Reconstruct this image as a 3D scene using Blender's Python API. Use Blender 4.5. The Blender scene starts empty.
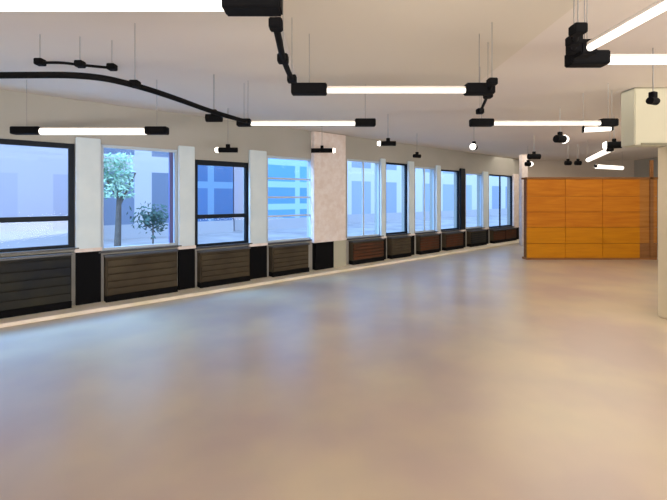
import bpy, bmesh, math, random
from mathutils import Vector, Matrix
random.seed(7)
scn = bpy.context.scene
COL = scn.collection
F, CX, HY, CAMH = 400.0, 333.5, 197.0, 1.6      # focal length (px), principal column, horizon row, eye height
CEIL, LAMPH = 3.0, 2.5

# ---------------------------------------------------------------- materials
def mat(name, base=(.5,.5,.5), rough=.6, metal=0.0, emit=None, estr=0.0, noise=None, bump=0.0, spec=None, coat=0):
    m = bpy.data.materials.new(name); m.use_nodes = True
    nt = m.node_tree; b = nt.nodes['Principled BSDF']
    b.inputs['Base Color'].default_value = (*base, 1); b.inputs['Roughness'].default_value = rough
    b.inputs['Metallic'].default_value = metal
    if spec is not None: b.inputs['Specular IOR Level'].default_value = spec
    if coat: b.inputs['Coat Weight'].default_value = coat; b.inputs['Coat Roughness'].default_value = .15
    if emit: b.inputs['Emission Color'].default_value = (*emit, 1); b.inputs['Emission Strength'].default_value = estr
    if noise:
        sc, c2, lo, hi = noise
        tc = nt.nodes.new('ShaderNodeTexCoord'); n = nt.nodes.new('ShaderNodeTexNoise')
        n.inputs['Scale'].default_value = sc; n.inputs['Detail'].default_value = 4
        r = nt.nodes.new('ShaderNodeValToRGB')
        r.color_ramp.elements[0].position = lo; r.color_ramp.elements[1].position = hi
        r.color_ramp.elements[0].color = (*base, 1); r.color_ramp.elements[1].color = (*c2, 1)
        nt.links.new(tc.outputs['Object'], n.inputs['Vector']); nt.links.new(n.outputs['Fac'], r.inputs['Fac'])
        nt.links.new(r.outputs['Color'], b.inputs['Base Color'])
        if bump:
            bp = nt.nodes.new('ShaderNodeBump'); bp.inputs['Strength'].default_value = bump
            nt.links.new(n.outputs['Fac'], bp.inputs['Height']); nt.links.new(bp.outputs['Normal'], b.inputs['Normal'])
    return m

def floor_mat():
    m = mat('polished_concrete', (.42,.35,.30), .3, spec=.9)
    nt = m.node_tree; b = nt.nodes['Principled BSDF']; L = nt.links.new
    tc = nt.nodes.new('ShaderNodeTexCoord')
    n1 = nt.nodes.new('ShaderNodeTexNoise'); n1.inputs['Scale'].default_value = .8; n1.inputs['Detail'].default_value = 3
    n2 = nt.nodes.new('ShaderNodeTexNoise'); n2.inputs['Scale'].default_value = 1.9; n2.inputs['Detail'].default_value = 3
    r1 = nt.nodes.new('ShaderNodeValToRGB'); r2 = nt.nodes.new('ShaderNodeValToRGB')
    e = r1.color_ramp.elements; e[0].position=.38; e[1].position=.62
    e[0].color=(.42,.325,.28,1); e[1].color=(.52,.42,.30,1)
    e = r2.color_ramp.elements; e[0].position=.05; e[1].position=.95
    e[0].color=(.90,.96,.965,1); e[1].color=(1.1,1.09,1.06,1)
    mx = nt.nodes.new('ShaderNodeMix'); mx.data_type='RGBA'; mx.blend_type='MULTIPLY'; mx.inputs['Factor'].default_value=1
    L(tc.outputs['Object'], n1.inputs['Vector']); L(tc.outputs['Object'], n2.inputs['Vector'])
    L(n1.outputs['Fac'], r1.inputs['Fac']); L(n2.outputs['Fac'], r2.inputs['Fac'])
    L(r1.outputs['Color'], mx.inputs[6]); L(r2.outputs['Color'], mx.inputs[7]); L(mx.outputs[2], b.inputs['Base Color'])
    b.inputs['Roughness'].default_value = .3
    return m

def glass_mat():
    m = bpy.data.materials.new('window_glass'); m.use_nodes = True
    nt = m.node_tree; nt.nodes.clear(); L = nt.links.new
    o = nt.nodes.new('ShaderNodeOutputMaterial'); t = nt.nodes.new('ShaderNodeBsdfTransparent')
    g = nt.nodes.new('ShaderNodeBsdfGlossy'); g.inputs['Roughness'].default_value = .05
    t.inputs['Color'].default_value = (.86,.93,1,1)
    f = nt.nodes.new('ShaderNodeFresnel'); f.inputs['IOR'].default_value = 1.35
    mx = nt.nodes.new('ShaderNodeMixShader')
    ge = nt.nodes.new('ShaderNodeNewGeometry'); iv = nt.nodes.new('ShaderNodeMath'); iv.operation='SUBTRACT'; iv.inputs[0].default_value=1
    ml = nt.nodes.new('ShaderNodeMath'); ml.operation='MULTIPLY'
    L(ge.outputs['Backfacing'], iv.inputs[1]); L(iv.outputs[0], ml.inputs[0]); L(f.outputs['Fac'], ml.inputs[1])
    L(ml.outputs[0], mx.inputs['Fac']); L(t.outputs[0], mx.inputs[1]); L(g.outputs[0], mx.inputs[2]); L(mx.outputs[0], o.inputs['Surface'])
    return m

def facade_mat(name, wall, glass, sx, sz, mortar=.25, bump=False):
    """building front: brick texture used as a grid of storeys and panes"""
    m = mat(name, wall, .6)
    nt = m.node_tree; b = nt.nodes['Principled BSDF']; L = nt.links.new
    tc = nt.nodes.new('ShaderNodeTexCoord'); sp = nt.nodes.new('ShaderNodeSeparateXYZ'); cb = nt.nodes.new('ShaderNodeCombineXYZ')
    L(tc.outputs['Object'], sp.inputs[0]); L(sp.outputs['X'], cb.inputs['X']); L(sp.outputs['Z'], cb.inputs['Y'])
    br = nt.nodes.new('ShaderNodeTexBrick'); br.offset = 0; br.squash = 1
    br.inputs['Color1'].default_value = (*glass,1)
    br.inputs['Color2'].default_value = (*[min(1,c*1.35+.03) for c in glass],1)
    br.inputs['Mortar'].default_value = (*wall,1); br.inputs['Scale'].default_value = 1
    br.inputs['Mortar Size'].default_value = mortar; br.inputs['Brick Width'].default_value = sx; br.inputs['Row Height'].default_value = sz
    L(cb.outputs[0], br.inputs['Vector']); L(br.outputs['Color'], b.inputs['Base Color'])
    return m

def wood_mat(name, c1, c2, rough=.45):
    m = mat(name, c1, rough+.15, spec=.2)
    nt = m.node_tree; b = nt.nodes['Principled BSDF']; L = nt.links.new
    tc = nt.nodes.new('ShaderNodeTexCoord'); mp = nt.nodes.new('ShaderNodeMapping'); mp.inputs['Scale'].default_value=(.7,.7,7)
    n = nt.nodes.new('ShaderNodeTexNoise'); n.inputs['Scale'].default_value=2; n.inputs['Detail'].default_value=6; n.inputs['Distortion'].default_value=.6
    r = nt.nodes.new('ShaderNodeValToRGB'); r.color_ramp.elements[0].position=.3; r.color_ramp.elements[1].position=.7
    r.color_ramp.elements[0].color=(*c1,1); r.color_ramp.elements[1].color=(*c2,1)
    L(tc.outputs['Object'], mp.inputs[0]); L(mp.outputs[0], n.inputs['Vector']); L(n.outputs['Fac'], r.inputs['Fac']); L(r.outputs['Color'], b.inputs['Base Color'])
    return m

M = dict(
 floor=floor_mat(),
 ceil=mat('painted_ceiling', (.64,.575,.53), .9, noise=(.5,(.68,.62,.54),.35,.7), bump=.05),
 wall=mat('wall_paint', (.42,.40,.365), .85, noise=(1.2,(.38,.37,.33),.3,.7)),
 wallb=mat('taupe_wall_paint', (.56,.49,.43), .85, noise=(1.2,(.50,.44,.38),.3,.7)),
 cream=mat('cream_plaster', (.70,.58,.38), .7, noise=(2,(.76,.64,.44),.3,.7)),
 bulk=mat('grey_green_plaster', (.42,.40,.31), .8, noise=(1.5,(.46,.44,.34),.3,.7)),
 pil=mat('pale_blue_white_paint', (.56,.66,.72), .5, noise=(2.2,(.68,.76,.80),.3,.7)),
 pinkcol=mat('pink_white_plaster', (.74,.63,.58), .7, noise=(9,(.83,.75,.72),.35,.65)),
 black=mat('black_powder_coat', (.003,.003,.004), .8, spec=.12),
 frame=mat('dark_window_frame', (.007,.012,.02), .5, spec=.2),
 paleframe=mat('pale_window_frame', (.50,.58,.66), .4),
 kerb=mat('cream_kerb', (.82,.74,.55), .5, noise=(3,(.92,.82,.70),.35,.65)),
 rad=mat('dark_brown_grille', (.05,.038,.026), .8, spec=.1, noise=(2.5,(.085,.066,.042),.3,.7)),
 radd=mat('blackened_grille', (.02,.022,.028), .8, spec=.1, noise=(2.5,(.04,.038,.028),.3,.7)),
 radr=mat('reddish_brown_grille', (.12,.042,.02), .8, spec=.1, noise=(2.5,(.05,.03,.02),.3,.7)),
 radtop=mat('stone_sill', (.05,.05,.055), .35),
 tube=mat('lit_white_diffuser', (.9,.88,.84), .4, emit=(1,.93,.84), estr=1.6),
 lens=mat('lit_lens', (.9,.9,.9), .3, emit=(1,.92,.82), estr=3),
 steel=mat('thin_steel', (.3,.3,.3), .4, .8),
 orange=wood_mat('orange_wood', (.42,.125,.004), (.54,.19,.010), .4),
 orange2=wood_mat('orange_wood_lower', (.45,.16,.002), (.56,.22,.004), .4),
 brown=wood_mat('brown_wood', (.20,.085,.025), (.28,.13,.05), .5),
 glass=glass_mat(),
 street=mat('pale_pavement', (.34,.34,.37), .8, noise=(.8,(.55,.55,.57),.3,.7)),
 leaf=mat('green_leaves', (.10,.24,.14), .6, noise=(1.2,(.5,.66,.5),.4,.6)),
 leafd=mat('dark_leaves', (.03,.07,.06), .6, noise=(3,(.07,.13,.10),.4,.7)),
 bark=mat('bark', (.09,.07,.06), .9, noise=(6,(.14,.11,.09),.3,.7)),
 blind=mat('white_blind', (.42,.44,.50), .7),
)
M['f_lav'] = facade_mat('lavender_render_front', (.46,.42,.48), (.36,.34,.42), 3.0, 2.9, .5)
M['f_white'] = facade_mat('white_render_front', (.52,.52,.56), (.14,.18,.27), 2.2, 3.0, .35)
M['f_blue'] = facade_mat('blue_glass_front', (.16,.30,.48), (.05,.13,.30), 1.5, 2.2, .16)
M['f_bright'] = facade_mat('bright_blue_glass_front', (.36,.60,.85), (.09,.29,.58), 6.0, 1.15, .16)
M['f_pale'] = facade_mat('pale_blue_front', (.58,.62,.68), (.26,.33,.48), 2.6, 3.1, .45)

# ---------------------------------------------------------------- mesh helpers
class MB:
    def __init__(s): s.bm = bmesh.new()
    def box(s, x0,x1,y0,y1,z0,z1, bev=0):
        r = bmesh.ops.create_cube(s.bm, size=1)
        for v in r['verts']:
            v.co = Vector(((x0+x1)/2+v.co.x*(x1-x0), (y0+y1)/2+v.co.y*(y1-y0), (z0+z1)/2+v.co.z*(z1-z0)))
        if bev:
            es = list({e for v in r['verts'] for e in v.link_edges})
            bmesh.ops.bevel(s.bm, geom=es, offset=bev, segments=2, affect='EDGES')
        return s
    def rod(s, p, q, r, n=12, r2=None):
        p, q = Vector(p), Vector(q); d = q-p
        g = bmesh.ops.create_cone(s.bm, cap_ends=True, segments=n, radius1=r, radius2=r if r2 is None else r2, depth=d.length)
        R = Vector((0,0,1)).rotation_difference(d.normalized()).to_matrix().to_4x4()
        bmesh.ops.transform(s.bm, matrix=Matrix.Translation((p+q)/2) @ R, verts=g['verts'])
        return s
    def blob(s, c, r, sub=2, jit=.2, rng=random):
        g = bmesh.ops.create_icosphere(s.bm, subdivisions=sub, radius=1)
        for v in g['verts']:
            k = 1 + rng.uniform(-jit, jit)
            v.co = Vector((c[0]+v.co.x*r[0]*k, c[1]+v.co.y*r[1]*k, c[2]+v.co.z*r[2]*k))
        return s
    def build(s, name, m, parent=None, loc=None, rz=0):
        me = bpy.data.meshes.new(name); s.bm.normal_update(); s.bm.to_mesh(me); s.bm.free()
        me.materials.append(m)
        o = bpy.data.objects.new(name, me); COL.objects.link(o)
        if parent: o.parent = parent
        if loc is not None: o.location = loc
        o.rotation_euler = (0,0,rz)
        return o

def thing(name, label, cat, loc, rz=0, group=None, kind=None):
    o = bpy.data.objects.new(name, None); COL.objects.link(o); o.empty_display_size = .1
    o.location = loc; o.rotation_euler = (0,0,rz); tag(o, label, cat, group, kind); return o
def tag(o, label=None, cat=None, group=None, kind=None):
    if label: o['label'] = label
    if cat: o['category'] = cat
    if group: o['group'] = group
    if kind: o['kind'] = kind
    return o
def struct(o, label, cat): return tag(o, label, cat, None, 'structure')

# ---------------------------------------------------------------- oblique window wall frame
AX, AY = 467/614.9, 400/614.9                 # along the facade
NX, NY = -AY, AX                              # outward
OX, OY = -4.163, 5.0
RZ = math.atan2(AY, AX)
def S(x, d=0.0):
    u = (x-CX)/F
    return (u*(OY+NY*d)-(OX+NX*d))/(AX-u*AY)
def depth(s, d): return OY+AY*s+NY*d
def H(x, y, d):                                # height seen at pixel (x,y) on the plane offset d
    return CAMH + (HY-y)*depth(S(x,d), d)/F
def W(s, d, z=0): return Vector((OX+AX*s+NX*d, OY+AY*s+NY*d, z))

S0, S1 = -1.5, S(528, .1)                      # extent of the facade
S0 = -12.0
# bays: (x0, x1, y_head, y_sill, x_ref)
BAYS = [(-150, 75, 141, 250), (101,178,147,248), (195,249,161,245), (267,313,157,241), (347,381,160,237),
        (386,408,163,234), (415,436,167,232), (441,460,170,230), (466,483,173,228), (489,513,175,227)]
D_GL, D_W0, D_W1, D_PIL = .34, .28, .50, .22
bay = []
for i,(x0,x1,yh,ys) in enumerate(BAYS):
    xm = max(x0,0)*.5+x1*.5
    bay.append(dict(s0=S(x0,D_W0), s1=S(x1,D_W0), zh=H(xm,yh,D_W0), zs=H(xm,ys,D_W0)))
print([ (round(b['s0'],2),round(b['s1'],2),round(b['zh'],2),round(b['zs'],2)) for b in bay])

# wall with real openings
mb = MB(); prev = S0
for b in bay:
    mb.box(prev, b['s0'], D_W0, D_W1, 0, CEIL)
    mb.box(b['s0'], b['s1'], D_W0, D_W1, 0, b['zs']); mb.box(b['s0'], b['s1'], D_W0, D_W1, b['zh'], CEIL)
    prev = b['s1']
mb.box(prev, S1+.6, D_W0, D_W1, 0, CEIL)
struct(mb.build('wall_left', M['wall'], None, (OX,OY,0), RZ), 'long oblique wall on the left pierced by ten windows', 'wall')

# kerb along the foot of the wall
struct(MB().box(S0, S1+.3, -.16, .27, 0, .05, .008).build('baseboard_left', M['kerb'], None, (OX,OY,0), RZ), 'cream kerb strip along the foot of the window wall', 'kerb')

# windows
WL = ['wide window at the left edge of the photo with a low dark transom', 'second window from the left with greenery outside',
      'dark framed window with deep blue view, third from the left', 'bright blue window just left of the pink-white column',
      'window just right of the pink-white column','narrow window sixth from the left','narrow window seventh from the left',
      'narrow window eighth from the left','narrow window ninth from the left','last pale window before the orange wood partition']
for i,b in enumerate(bay):
    w = b['s1']-b['s0']; zh, zs = b['zh'], b['zs']
    r = thing('window_%d'%(i+1), WL[i], 'window', W(b['s0'], D_GL, zs), RZ, None, 'structure')
    h = zh-zs; f = .04
    fm = M['frame'] if i in (0,2,5,7,9) else M['paleframe']
    if i == 0:  fs = (.05, .05, .05, .02)
    fr = MB()
    th = {0:.07, 2:.09}.get(i, .045); side = {0:.075, 2:.06}.get(i, .04)
    fr.box(0, side, -.03,.03, 0,h).box(w-side, w, -.03,.03, 0,h).box(side,w-side,-.03,.03,h-th,h).box(side,w-side,-.03,.03,0,.04)
    fr.build('frame', fm, r)
    if i in (0,2):
        t = {0: H(40,219,D_GL), 2: H(222,216,D_GL)}[i]-zs
        MB().box(side,w-side,-.028,.028,t-.035,t+.035).build('transom', M['frame'], r)
    if i == 1:
        sx = S(171,D_GL)-b['s0']
        MB().box(sx-.03,sx+.03,-.025,.025,.04,h-th).build('mullion', mat('violet_mullion',(.10,.11,.30),.4), r)
    if i in (4,6,9):
        MB().box(w*.5-.02,w*.5+.02,-.02,.02,.04,h-th).build('mullion', fm if i!=3 else M['paleframe'], r)
    if i in (3,):
        for q in (.3,.52,.74): MB().box(side,w-side,-.015,.015,h*q-.018,h*q+.018).build('glazing_bar', M['paleframe'], r)
    MB().box(side*.8,w-side*.8,-.004,.004,.03,h-th*.8).build('pane', M['glass'], r)
    MB().box(-.04,w+.04,-.12,-.04,-.03,.0).build('window_sill', M['radtop'], r)

# pale pilasters between the windows and the black boxes darkening the gaps below them
PIL = [(76,101,'pil'),(179,195,'pil'),(250,267,'pil'),(314,346,'pinkcol'),(381.5,386,'pil'),(409,414.5,'pil'),(437,441,'pil'),(461,465.5,'frame'),(483.5,488.5,'pil'),(514,519,'pinkcol')]
PN = ['between first and second windows','between second and third windows','left of the bright blue window','','between fifth and sixth windows','between sixth and seventh windows','between seventh and eighth windows','between eighth and ninth windows','between ninth and tenth windows','at the far end of the windows']
for i,(x0,x1,mk) in enumerate(PIL):
    d = D_PIL if i!=3 else .16
    a, c = S(x0,d), S(x1,d)
    zb = bay[i]['zs']-.03
    col = {'pil':'pale blue-white','pinkcol':'wide pink-white','frame':'dark'}[mk]
    if i==9: col='pale pink'
    r = thing('column' if i==3 else 'pilaster', (col+' plastered column standing among the windows, wider than the pilasters') if i==3 else '%s pilaster %s'%(col,PN[i]),
          'column' if i==3 else 'pilaster', W((a+c)/2, (d+.28)/2, .05), RZ, None if i==3 else 'pilasters between the windows', 'structure')
    w2=(c-a)/2; dd=(.28-d)/2
    MB().box(-w2,w2,-dd,dd,zb-.05,(max(bay[i]['zh'],bay[min(i+1,9)]['zh'])+.02 if i!=3 else CEIL-.06),.01).build('shaft', M[mk], r)
    MB().box(-w2-.015,w2+.015,-dd-.015,dd,zb-.09,zb-.04,.006).build('foot_block', M['pinkcol'], r)
    bw = w2 if i!=3 else w2*.55
    off = 0 if i!=3 else -w2*.35
    MB().box(off-bw,off+bw,-dd+.0,dd,0,zb-.09).build('gap_filler', M['black'], r)  # black box put in to darken the gap between radiator covers
    if i==3: MB().box(off+bw+.002,w2,-dd,dd,0,zb-.09).build('plinth', M['bulk'], r)

# radiator covers under every window
RM = ['radd','rad','rad','rad','radr','rad','radr','radr','radd','radr']
RD = ['blackish wide','dark brown','brown','grey brown','reddish brown','dark brown','rusty brown','rusty brown','blackish green','reddish']
for i,b in enumerate(bay):
    a0 = b['s0']+(.035 if i!=4 else .05) if i else b['s0']; a1 = b['s1']-(.22 if i==3 else .06); dep0, dep1 = .12, .275
    hgt = b['zs']-.06-.05
    w = a1-a0
    r = thing('radiator_cover', '%s slatted radiator cover under the %s window from the left'%(RD[i],['first','second','third','fourth','fifth','sixth','seventh','eighth','ninth','tenth'][i]),
              'radiator cover', W((a0+a1)/2,(dep0+dep1)/2,.05), RZ, 'radiator covers along the window wall')
    hw, hd = w/2, (dep1-dep0)/2
    MB().box(-hw,hw,-hd+.03,hd,.09,hgt-.03).build('cabinet', M['radd' if i in (0,) else 'rad'], r)
    MB().box(-hw-.01,hw+.01,-hd-.01,hd,hgt-.03,hgt,.006).build('top_panel', M['radtop'], r)
    MB().box(-hw,hw,-hd-.004,hd,0,.09).build('plinth', M['black'], r)
    g = MB(); n = 5
    for k in range(n):
        z0 = .11+(hgt-.16)*k/n
        g.box(-hw+.02,hw-.02,-hd,-hd+.03,z0,z0+(hgt-.16)/n*.78)
    g.build('grille', M[RM[i]], r)
    np_ = max(1, round(w/.9))
    if np_>1:
        for k in range(1,np_):
            xx=-hw+w*k/np_
            MB().box(xx-.012,xx+.012,-hd-.004,-hd+.03,.09,hgt-.03).build('divider', M['black'], r)

# ---------------------------------------------------------------- room shell
FARY, RX, BY = 15.3, 11.5, -3.5
lx = W(S0,0).x
def slab(z0, z1):
    e = W(S0,.45); f = W(S1+.55,.45)
    pts = [(e.x,BY-.1),(e.x,e.y),(f.x,f.y),(RX+.1,f.y),(RX+.1,BY-.1)][::-1]
    mb = MB(); lo=[mb.bm.verts.new((x,y,z0)) for x,y in pts]; hi=[mb.bm.verts.new((x,y,z1)) for x,y in pts]
    mb.bm.faces.new(lo[::-1]); mb.bm.faces.new(hi)
    for k in range(len(pts)): mb.bm.faces.new((lo[k],lo[(k+1)%len(pts)],hi[(k+1)%len(pts)],hi[k]))
    bmesh.ops.recalc_face_normals(mb.bm, faces=mb.bm.faces)
    return mb
struct(slab(-.15, 0).build('floor', M['floor']), 'polished beige concrete floor reflecting the windows', 'floor')
struct(slab(CEIL, CEIL+.15).build('ceiling', M['ceil']), 'flat taupe painted ceiling', 'ceiling')
struct(MB().box(7.0, RX, FARY, FARY+.15, 0, CEIL).build('wall_back', M['wallb']), 'taupe far wall behind the wood partition', 'wall')
struct(MB().box(RX, RX+.15, BY, FARY+.15, 0, CEIL).build('wall_right', M['wall']), 'plain wall on the right side', 'wall')
struct(MB().box(-14, RX, BY-.15, BY, 0, CEIL).build('wall_front', M['wall']), 'plain wall behind the viewer', 'wall')

# ceiling beams (shallow downstands)
struct(MB().box(-.42,1.75,-3.2,5.0,CEIL-.02,CEIL-.001,.004).build('trim_1', mat('tan_ceiling_panel',(.60,.54,.45),.9)), 'smooth tan panel in the middle of the ceiling', 'ceiling panel')

# orange wood partition
PZ=10.16
def X(x, z): return (x-CX)/F*z
def Zh(y, z): return CAMH+(HY-y)*z/F
x0, x1, xs = X(527,PZ), X(658,PZ), X(640,PZ)
top = Zh(178,PZ)
pt = thing('wood_partition', 'orange wood clad partition wall at the far right end of the room', 'partition', ((x0+x1)/2, PZ+.15, 0))
c = (x0+x1)/2
MB().box(x0-c+.03,x1-c-.03,-.09,.09,.05,top-.02).build('core', M['brown'], pt)
MB().box(x0-c,x1-c,-.12,.12,0,.05).build('plinth', mat('brown_plinth',(.30,.12,.03),.5), pt)
cols=[x0, x0+(xs-x0)*.34, x0+(xs-x0)*.67, xs]
rows=[.05,.42,.83,1.22,1.62,top-.03]
for i in range(3):
    for j in range(5):
        MB().box(cols[i]-c+.004,cols[i+1]-c-.004,-.15,-.09,rows[j]+.004,rows[j+1]-.004,.003).build('panel', M['orange2'] if j<2 else M['orange'], pt)
for j in range(5):
    MB().box(xs-c+.006,x1-c,-.13,-.09,rows[j]+.004,rows[j+1]-.004,.003).build('side_panel', wood_mat('russet_wood',(.34,.13,.02),(.44,.19,.045)) if j else M['brown'], pt)
MB().box(xs+.25-c,xs+.33-c,-.17,-.13,.05,top+.45).build('post', M['brown'], pt)
MB().box(x0-c-.02,x1-c+.02,-.17,.12,top-.03,top+.02,.005).build('top_cap', M['brown'], pt)

# pale end column with dark stripe beside the partition
o = MB().box(-.10,.10,-.10,.10,0,CEIL-.001,.01).build('column', M['pinkcol'], None, (X(523.5,13.2),13.2,0)); struct(o,'slim pale column just left of the orange wood partition','column')

# cream column and bulkhead on the right
zc=5.15; cxl=X(657.5,zc+.22)
struct(MB().box(-.0,.7,0,.22,0,2.262,.008).build('column', M['cream'], None, (cxl,zc,0)),'cream column at the right edge of the photo','column')
bz=5.15
struct(MB().box(0,7.4,0,.25,2.262,CEIL-.001,.01).build('trim_2', M['bulk'], None, (X(618,bz+.25),bz-.05,0)),'grey-green ceiling bulkhead above the cream column','bulkhead')
struct(MB().box(.1,7.4,-.062,-.05,2.262,2.29).build('shade_strip', mat('painted_shadow',(.16,.15,.10),.6), None, (X(630,bz),bz,0)),'dark strip standing in for the shadow along the foot of the bulkhead','trim')  # dark strip painted in as the shaded lower edge of the bulkhead

# ---------------------------------------------------------------- lights
def P(x, y, h=LAMPH):
    z = F*(h-CAMH)/(HY-y); return Vector(((x-CX)/F*z, z, h))
def linear_light(p, q, label, capL=.14, capR=.14, r=.028):
    """white tube from p to q with black end boxes, two wires to the ceiling"""
    p, q = Vector(p), Vector(q); d = q-p; L = d.length; ang = math.atan2(d.y, d.x)
    c = (p+q)/2
    t = thing('linear_light', label, 'ceiling light', (c.x,c.y,c.z), ang, 'white tube lights hung below the ceiling')
    MB().rod((-L/2,0,0),(L/2,0,0),r,16).build('tube', M['tube'], t)
    MB().box(-L/2,L/2,-.022,.022,r*.7,r*.7+.018,.003).build('housing', M['ceil'], t)
    for sgn,cl in ((-1,capL),(1,capR)):
        if cl<=0: continue
        a, b2 = sgn*L/2, sgn*(L/2+cl)
        MB().box(min(a,b2),max(a,b2),-.05,.05,-.035,.055,.008).build('end_box', M['black'], t)
        xx = sgn*(L/2+cl*.5)
        MB().rod((xx,0,.05),(xx,0,CEIL-.003-c.z),.003,6).build('suspension_wire', M['steel'], t)
    return t
linear_light(P(-90,5), P(224,5), 'nearest tube light, at the top left edge', .02, .27, .028)
linear_light(P(327,90.5), P(465,90.5), 'tube light at top centre between two black boxes', .30, .24, .022)
linear_light(P(251,123.5), P(355,123.5), 'tube light above the bright blue window', .17, .25, .024)
linear_light(P(493,123.5), P(600,123.5), 'tube light left of the grey-green bulkhead', .28, .2, .022)
linear_light(P(41,131.5,2.38), P(146,131.5,2.38), 'tube light in front of the two leftmost windows', .34, .26, .040)
linear_light(P(606,60.5), P(720,60.5), 'tube light at the upper right edge, lying across', .25, .1, .026)
a=P(590,47.5); b_=P(672,2)
linear_light(a, a+(b_-a)*1.25, 'tube light slanting toward the viewer at the top right corner', .1, .1, .022)
linear_light(P(584,130), P(611,128.5), 'short tube light near the bulkhead', 0.02, .02, .032)
linear_light(P(596,166.5), P(622,168), 'short far tube light over the wood partition', .02, .02, .06)
linear_light(P(588,160), P(609,150), 'short slanting tube light over the wood partition', .02, .16, .05)

# black connector rails between the tubes
def rail(pts, label, r=.018):
    pts=[Vector(p) for p in pts]; c=pts[0].copy()
    cu = bpy.data.curves.new('rail','CURVE'); cu.dimensions='3D'; cu.bevel_depth=r; cu.bevel_resolution=3; cu.resolution_u=12
    sp = cu.splines.new('NURBS'); sp.points.add(len(pts)-1); sp.order_u=3; sp.use_endpoint_u=True
    for k,p in enumerate(pts): sp.points[k].co=(*(p-c),1)
    tmp = bpy.data.objects.new('tmp',cu); COL.objects.link(tmp)
    me = bpy.data.meshes.new_from_object(tmp.evaluated_get(bpy.context.evaluated_depsgraph_get())); bpy.data.objects.remove(tmp)
    me.materials.clear(); me.materials.append(M['black'])
    t = thing('lighting_rail', label, 'rail', c)
    o = bpy.data.objects.new('track', me); COL.objects.link(o); o.parent=t
    idx = [0, len(pts)//2, len(pts)-1]
    for k in idx:
        p = pts[k]-c
        MB().rod((p.x,p.y,p.z),(p.x,p.y,CEIL-.003-c.z),.003,6).build('suspension_wire', M['steel'], t)
        MB().box(p.x-.035,p.x+.035,p.y-.035,p.y+.035,p.z-.02,p.z+.035,.006).build('joint_box', M['black'], t)
    return t
rail([P(276,26),P(279,40),P(283,60),P(292,80)], 'black rail joining the nearest tube light to the next one', .02)
rail([P(492,83),P(488,96),P(480,112)], 'short black rail running back from the centre tube light', .014)
rail([P(-60,76),P(20,75),P(90,75),P(135,85),P(175,98),P(215,113),P(248,122)], 'long curved black rail sweeping across the left of the ceiling', .024)
rail([P(40,63,2.75),P(58,62,2.75),P(80,65,2.75),P(112,68,2.75)], 'short thin black rail above the curved one', .012)
rail([P(574,50),P(574,42),P(578,31)], 'short black rail joining the two upper right tube lights', .016)

# spotlights
def spot(x, y, label, w=.30, h=LAMPH, lens=None, ang=0, sz=.035):
    """black cylindrical head lying across, lit lens on one end"""
    p = P(x,y,h)
    t = thing('spotlight', label, 'spotlight', p, ang, 'small black spotlights under the ceiling')
    MB().rod((-w/2,0,0),(w/2,0,0),sz,14).build('head', M['black'], t)
    MB().box(-.03,.03,-.025,.025,sz*.7,sz+.05,.004).build('bracket', M['black'], t)
    MB().rod((0,0,sz+.05),(0,0,CEIL-.003-h),.005,6).build('stem', M['steel'], t)
    if lens:
        sg = -1 if lens=='L' else 1
        MB().rod((sg*w/2,0,0),(sg*(w/2+.05),0,0),sz*1.15,14,sz*.8).build('lens', M['lens'], t)
    return t
spot(228,150,'black spotlight with lit end above the third window',.3,2.34,'L',0,.04)
spot(322,150.5,'black spotlight above the pink-white column',.42,2.5,'R',0,.045)
spot(388,143.5,'black spotlight with lit end above the fifth window',.26,2.5,'L',0,.04)
spot(214,118,'black spotlight close to the end of the curved rail',.18,2.5,None,0,.045)
spot(417,156,'tiny dark spotlight above the seventh window',.18,2.5,None,.5,.04)
spot(474,147,'round-headed spotlight with lit lens above the ninth window',.12,2.5,'L',.9,.05)
spot(534,156.5,'black spotlight above the left end of the wood partition',.26,2.5,None,0,.06)
spot(560,139,'angled dark spotlight with lit lens left of the bulkhead',.16,2.5,'R',.3,.06)
spot(614,145,'dark spotlight just below the tube light by the bulkhead',.22,2.5,'L',-.5,.06)
spot(568,163,'left one of two small dark spotlights side by side over the partition',.14,2.5,None,0,.06)
spot(578,163,'right one of two small dark spotlights side by side over the partition',.14,2.5,None,0,.06)
spot(653,101,'dark spotlight in front of the bulkhead',.10,2.5,None,.4,.035)
spot(528,164,'small spotlight with lit lens above the slim pale column',.14,2.5,'R',0,.06)

# ---------------------------------------------------------------- outside
gd = MB().box(-60,90,D_W1,70,-.2,-.05).build('trim_4', M['street'], None, (OX,OY,0), RZ); gd.name='ground'; struct(gd,'pale pavement and street outside the windows','street')
def building(xa, xb, d, h, mk, label, dep=8):
    sa, sb = S(xa,d), S(xb,d)
    t = thing('building', label, 'building', W((sa+sb)/2, d, -.05), RZ)
    hw=(sb-sa)/2
    MB().box(-hw,hw,0,dep,0,h).build('facade', M[mk], t)
    MB().box(-hw-.1,hw+.1,-.25,dep,h,h+.35).build('cornice', M['blind'], t)
    MB().box(-hw,hw,-.06,0,0,.55).build('base_course', M['blind'], t)
    return t
building(-420, 92, 10, 6.2, 'f_lav', 'pale lavender building seen through the first window')
building(94, 186, 11, 6.8, 'f_white', 'white and blue building seen through the second window')
building(187, 233, 11, 7, 'f_blue', 'deep blue glass building seen through the third window')
building(234, 259, 11.5, 6, 'f_lav', 'narrow pale building seen at the right side of the third window')
building(260, 330, 11, 6.5, 'f_bright', 'bright blue striped glass building seen through the fourth window')
building(331, 412, 12, 7.5, 'f_pale', 'pale blue building seen through the middle windows')
building(413, 640, 12, 8, 'f_pale', 'long pale blue building seen through the far windows')

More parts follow.
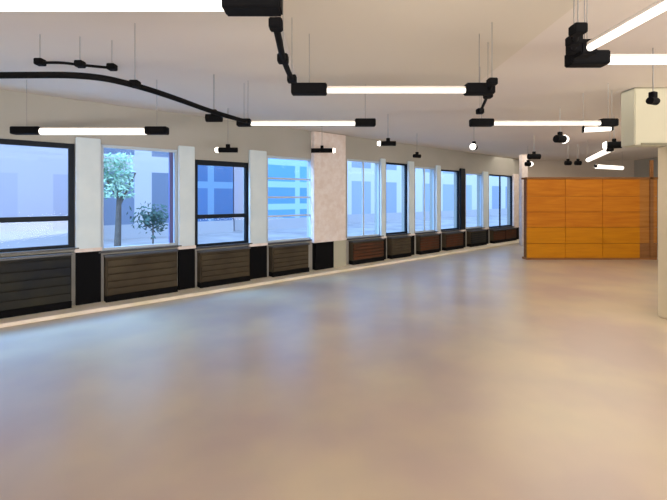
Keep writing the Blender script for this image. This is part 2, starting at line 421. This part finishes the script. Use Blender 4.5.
def leaves(rng, n, pos, sz):
    g = MB()
    for k in range(n):
        c = Vector(pos()); a = Vector((rng.uniform(-1,1),rng.uniform(-1,1),rng.uniform(-1,1))).normalized(); b = a.orthogonal().normalized()
        l = sz*rng.uniform(.7,1.4)
        vs = [g.bm.verts.new(c+a*l), g.bm.verts.new(c+b*l*.45), g.bm.verts.new(c-a*l), g.bm.verts.new(c-b*l*.45)]
        g.bm.faces.new(vs)
    return g
def tree(x, d, h, cr, label, n=26, seed=1):
    rng = random.Random(seed); s = S(x,d)
    t = thing('street_tree', label, 'tree', W(s,d,-.05), RZ)
    MB().rod((0,0,0),(0.05,0,h*.62),.09,10,.05).rod((0.05,0,h*.55),(-.35,.1,h*.8),.04,8,.02).rod((0.05,0,h*.5),(.4,-.1,h*.78),.04,8,.02).build('trunk', M['bark'], t)
    leaves(rng, 900, lambda: (lambda a,q,v: (math.cos(a)*q, math.sin(a)*q, h*.74+v))(rng.uniform(0,6.28), rng.uniform(0,1)**.5*cr, rng.uniform(-.9,1)*cr*1.5), .055).build('crown', M['leaf'], t)
tree(117, 4.5, 2.9, .38, 'green street tree outside the left part of the second window', seed=3)
def shrub(x,d,h,label,seed):
    rng=random.Random(seed); s=S(x,d)
    t=thing('shrub',label,'shrub',W(s,d,-.05),RZ)
    MB().rod((0,0,0),(0,0,h*.7),.03,8,.015).build('stem',M['bark'],t)
    leaves(rng, 420, lambda: (rng.gauss(0,.2),rng.gauss(0,.14),h*.72+rng.gauss(0,.16)), .06).build('foliage',M['leafd'],t)
shrub(153,4.2,1.55,'dark shrub outside the middle of the second window',5)

# ---------------------------------------------------------------- light and world
w = bpy.data.worlds.new('World'); scn.world = w; w.use_nodes = True
nt = w.node_tree; bg = nt.nodes['Background']
sky = nt.nodes.new('ShaderNodeTexSky'); sky.sky_type='HOSEK_WILKIE'; sky.turbidity=3.5; sky.sun_direction=(.3,-.5,.8)
mx = nt.nodes.new('ShaderNodeMix'); mx.data_type='RGBA'; mx.inputs['Factor'].default_value=.45
mx.inputs[7].default_value=(.45,.68,1,1)
nt.links.new(sky.outputs[0], mx.inputs[6]); nt.links.new(mx.outputs[2], bg.inputs['Color'])
bg.inputs['Strength'].default_value = 4.5

def area(loc, rot, sx, sy, e, col):
    l = bpy.data.lights.new('fill_light','AREA'); l.shape='RECTANGLE'; l.size=sx; l.size_y=sy; l.energy=e; l.color=col
    o = bpy.data.objects.new('fill_light', l); COL.objects.link(o); o.location=loc; o.rotation_euler=rot; return o
s = bpy.data.lights.new('sun','SUN'); s.energy=1.2; s.angle=.3; s.color=(1,.97,.93)
so = bpy.data.objects.new('sun',s); COL.objects.link(so)
so.rotation_euler = Vector((NX*.8, NY*.8, -.55)).to_track_quat('-Z','Y').to_euler()   # shines from over the roof onto the fronts opposite
WARM=(1,.95,.90)
area((2.5,0.5,CEIL-.02),(0,0,0),5,5,110,WARM)  # added fill lamps under the ceiling, boosting the light of the tubes
area((5.5,6,CEIL-.02),(0,0,0),5,7,150,(1,.93,.80))
area((7,12.5,CEIL-.02),(0,0,0),3,4,70,(1,.9,.75))
# added out-of-view lamps washing the ceiling, in place of light bounced by the floor
area((1,-2.6,.5),(math.radians(140),0,0),10,1,560,WARM)
area((9.3,3.0,.6),(0,math.radians(180),0),2.5,4,300,(1,.93,.8))

for sa, en in ((-2.2,2100),(2.6,520),(8.5,200)):  # added bluish lamps outside above the windows, washing the floor like sky
    p = W(sa, 3.0, 5.2); tgt = W(sa-.8, -2.6, 0)
    o = area(p, (0,0,0), 4, 2.2, en, (.34,.62,1)); o.name = 'sky_fill_light'
    o.rotation_euler = (tgt-p).to_track_quat('-Z','Y').to_euler()
cam = bpy.data.cameras.new('camera'); co = bpy.data.objects.new('camera',cam); COL.objects.link(co)
co.location=(0,0,CAMH); co.rotation_euler=(math.pi/2,0,0)
cam.sensor_width=36; cam.lens=F*36/667; cam.shift_y=-(250-HY)/667; cam.clip_end=300
scn.camera=co
scn.view_settings.view_transform='Standard'; scn.view_settings.look='None'
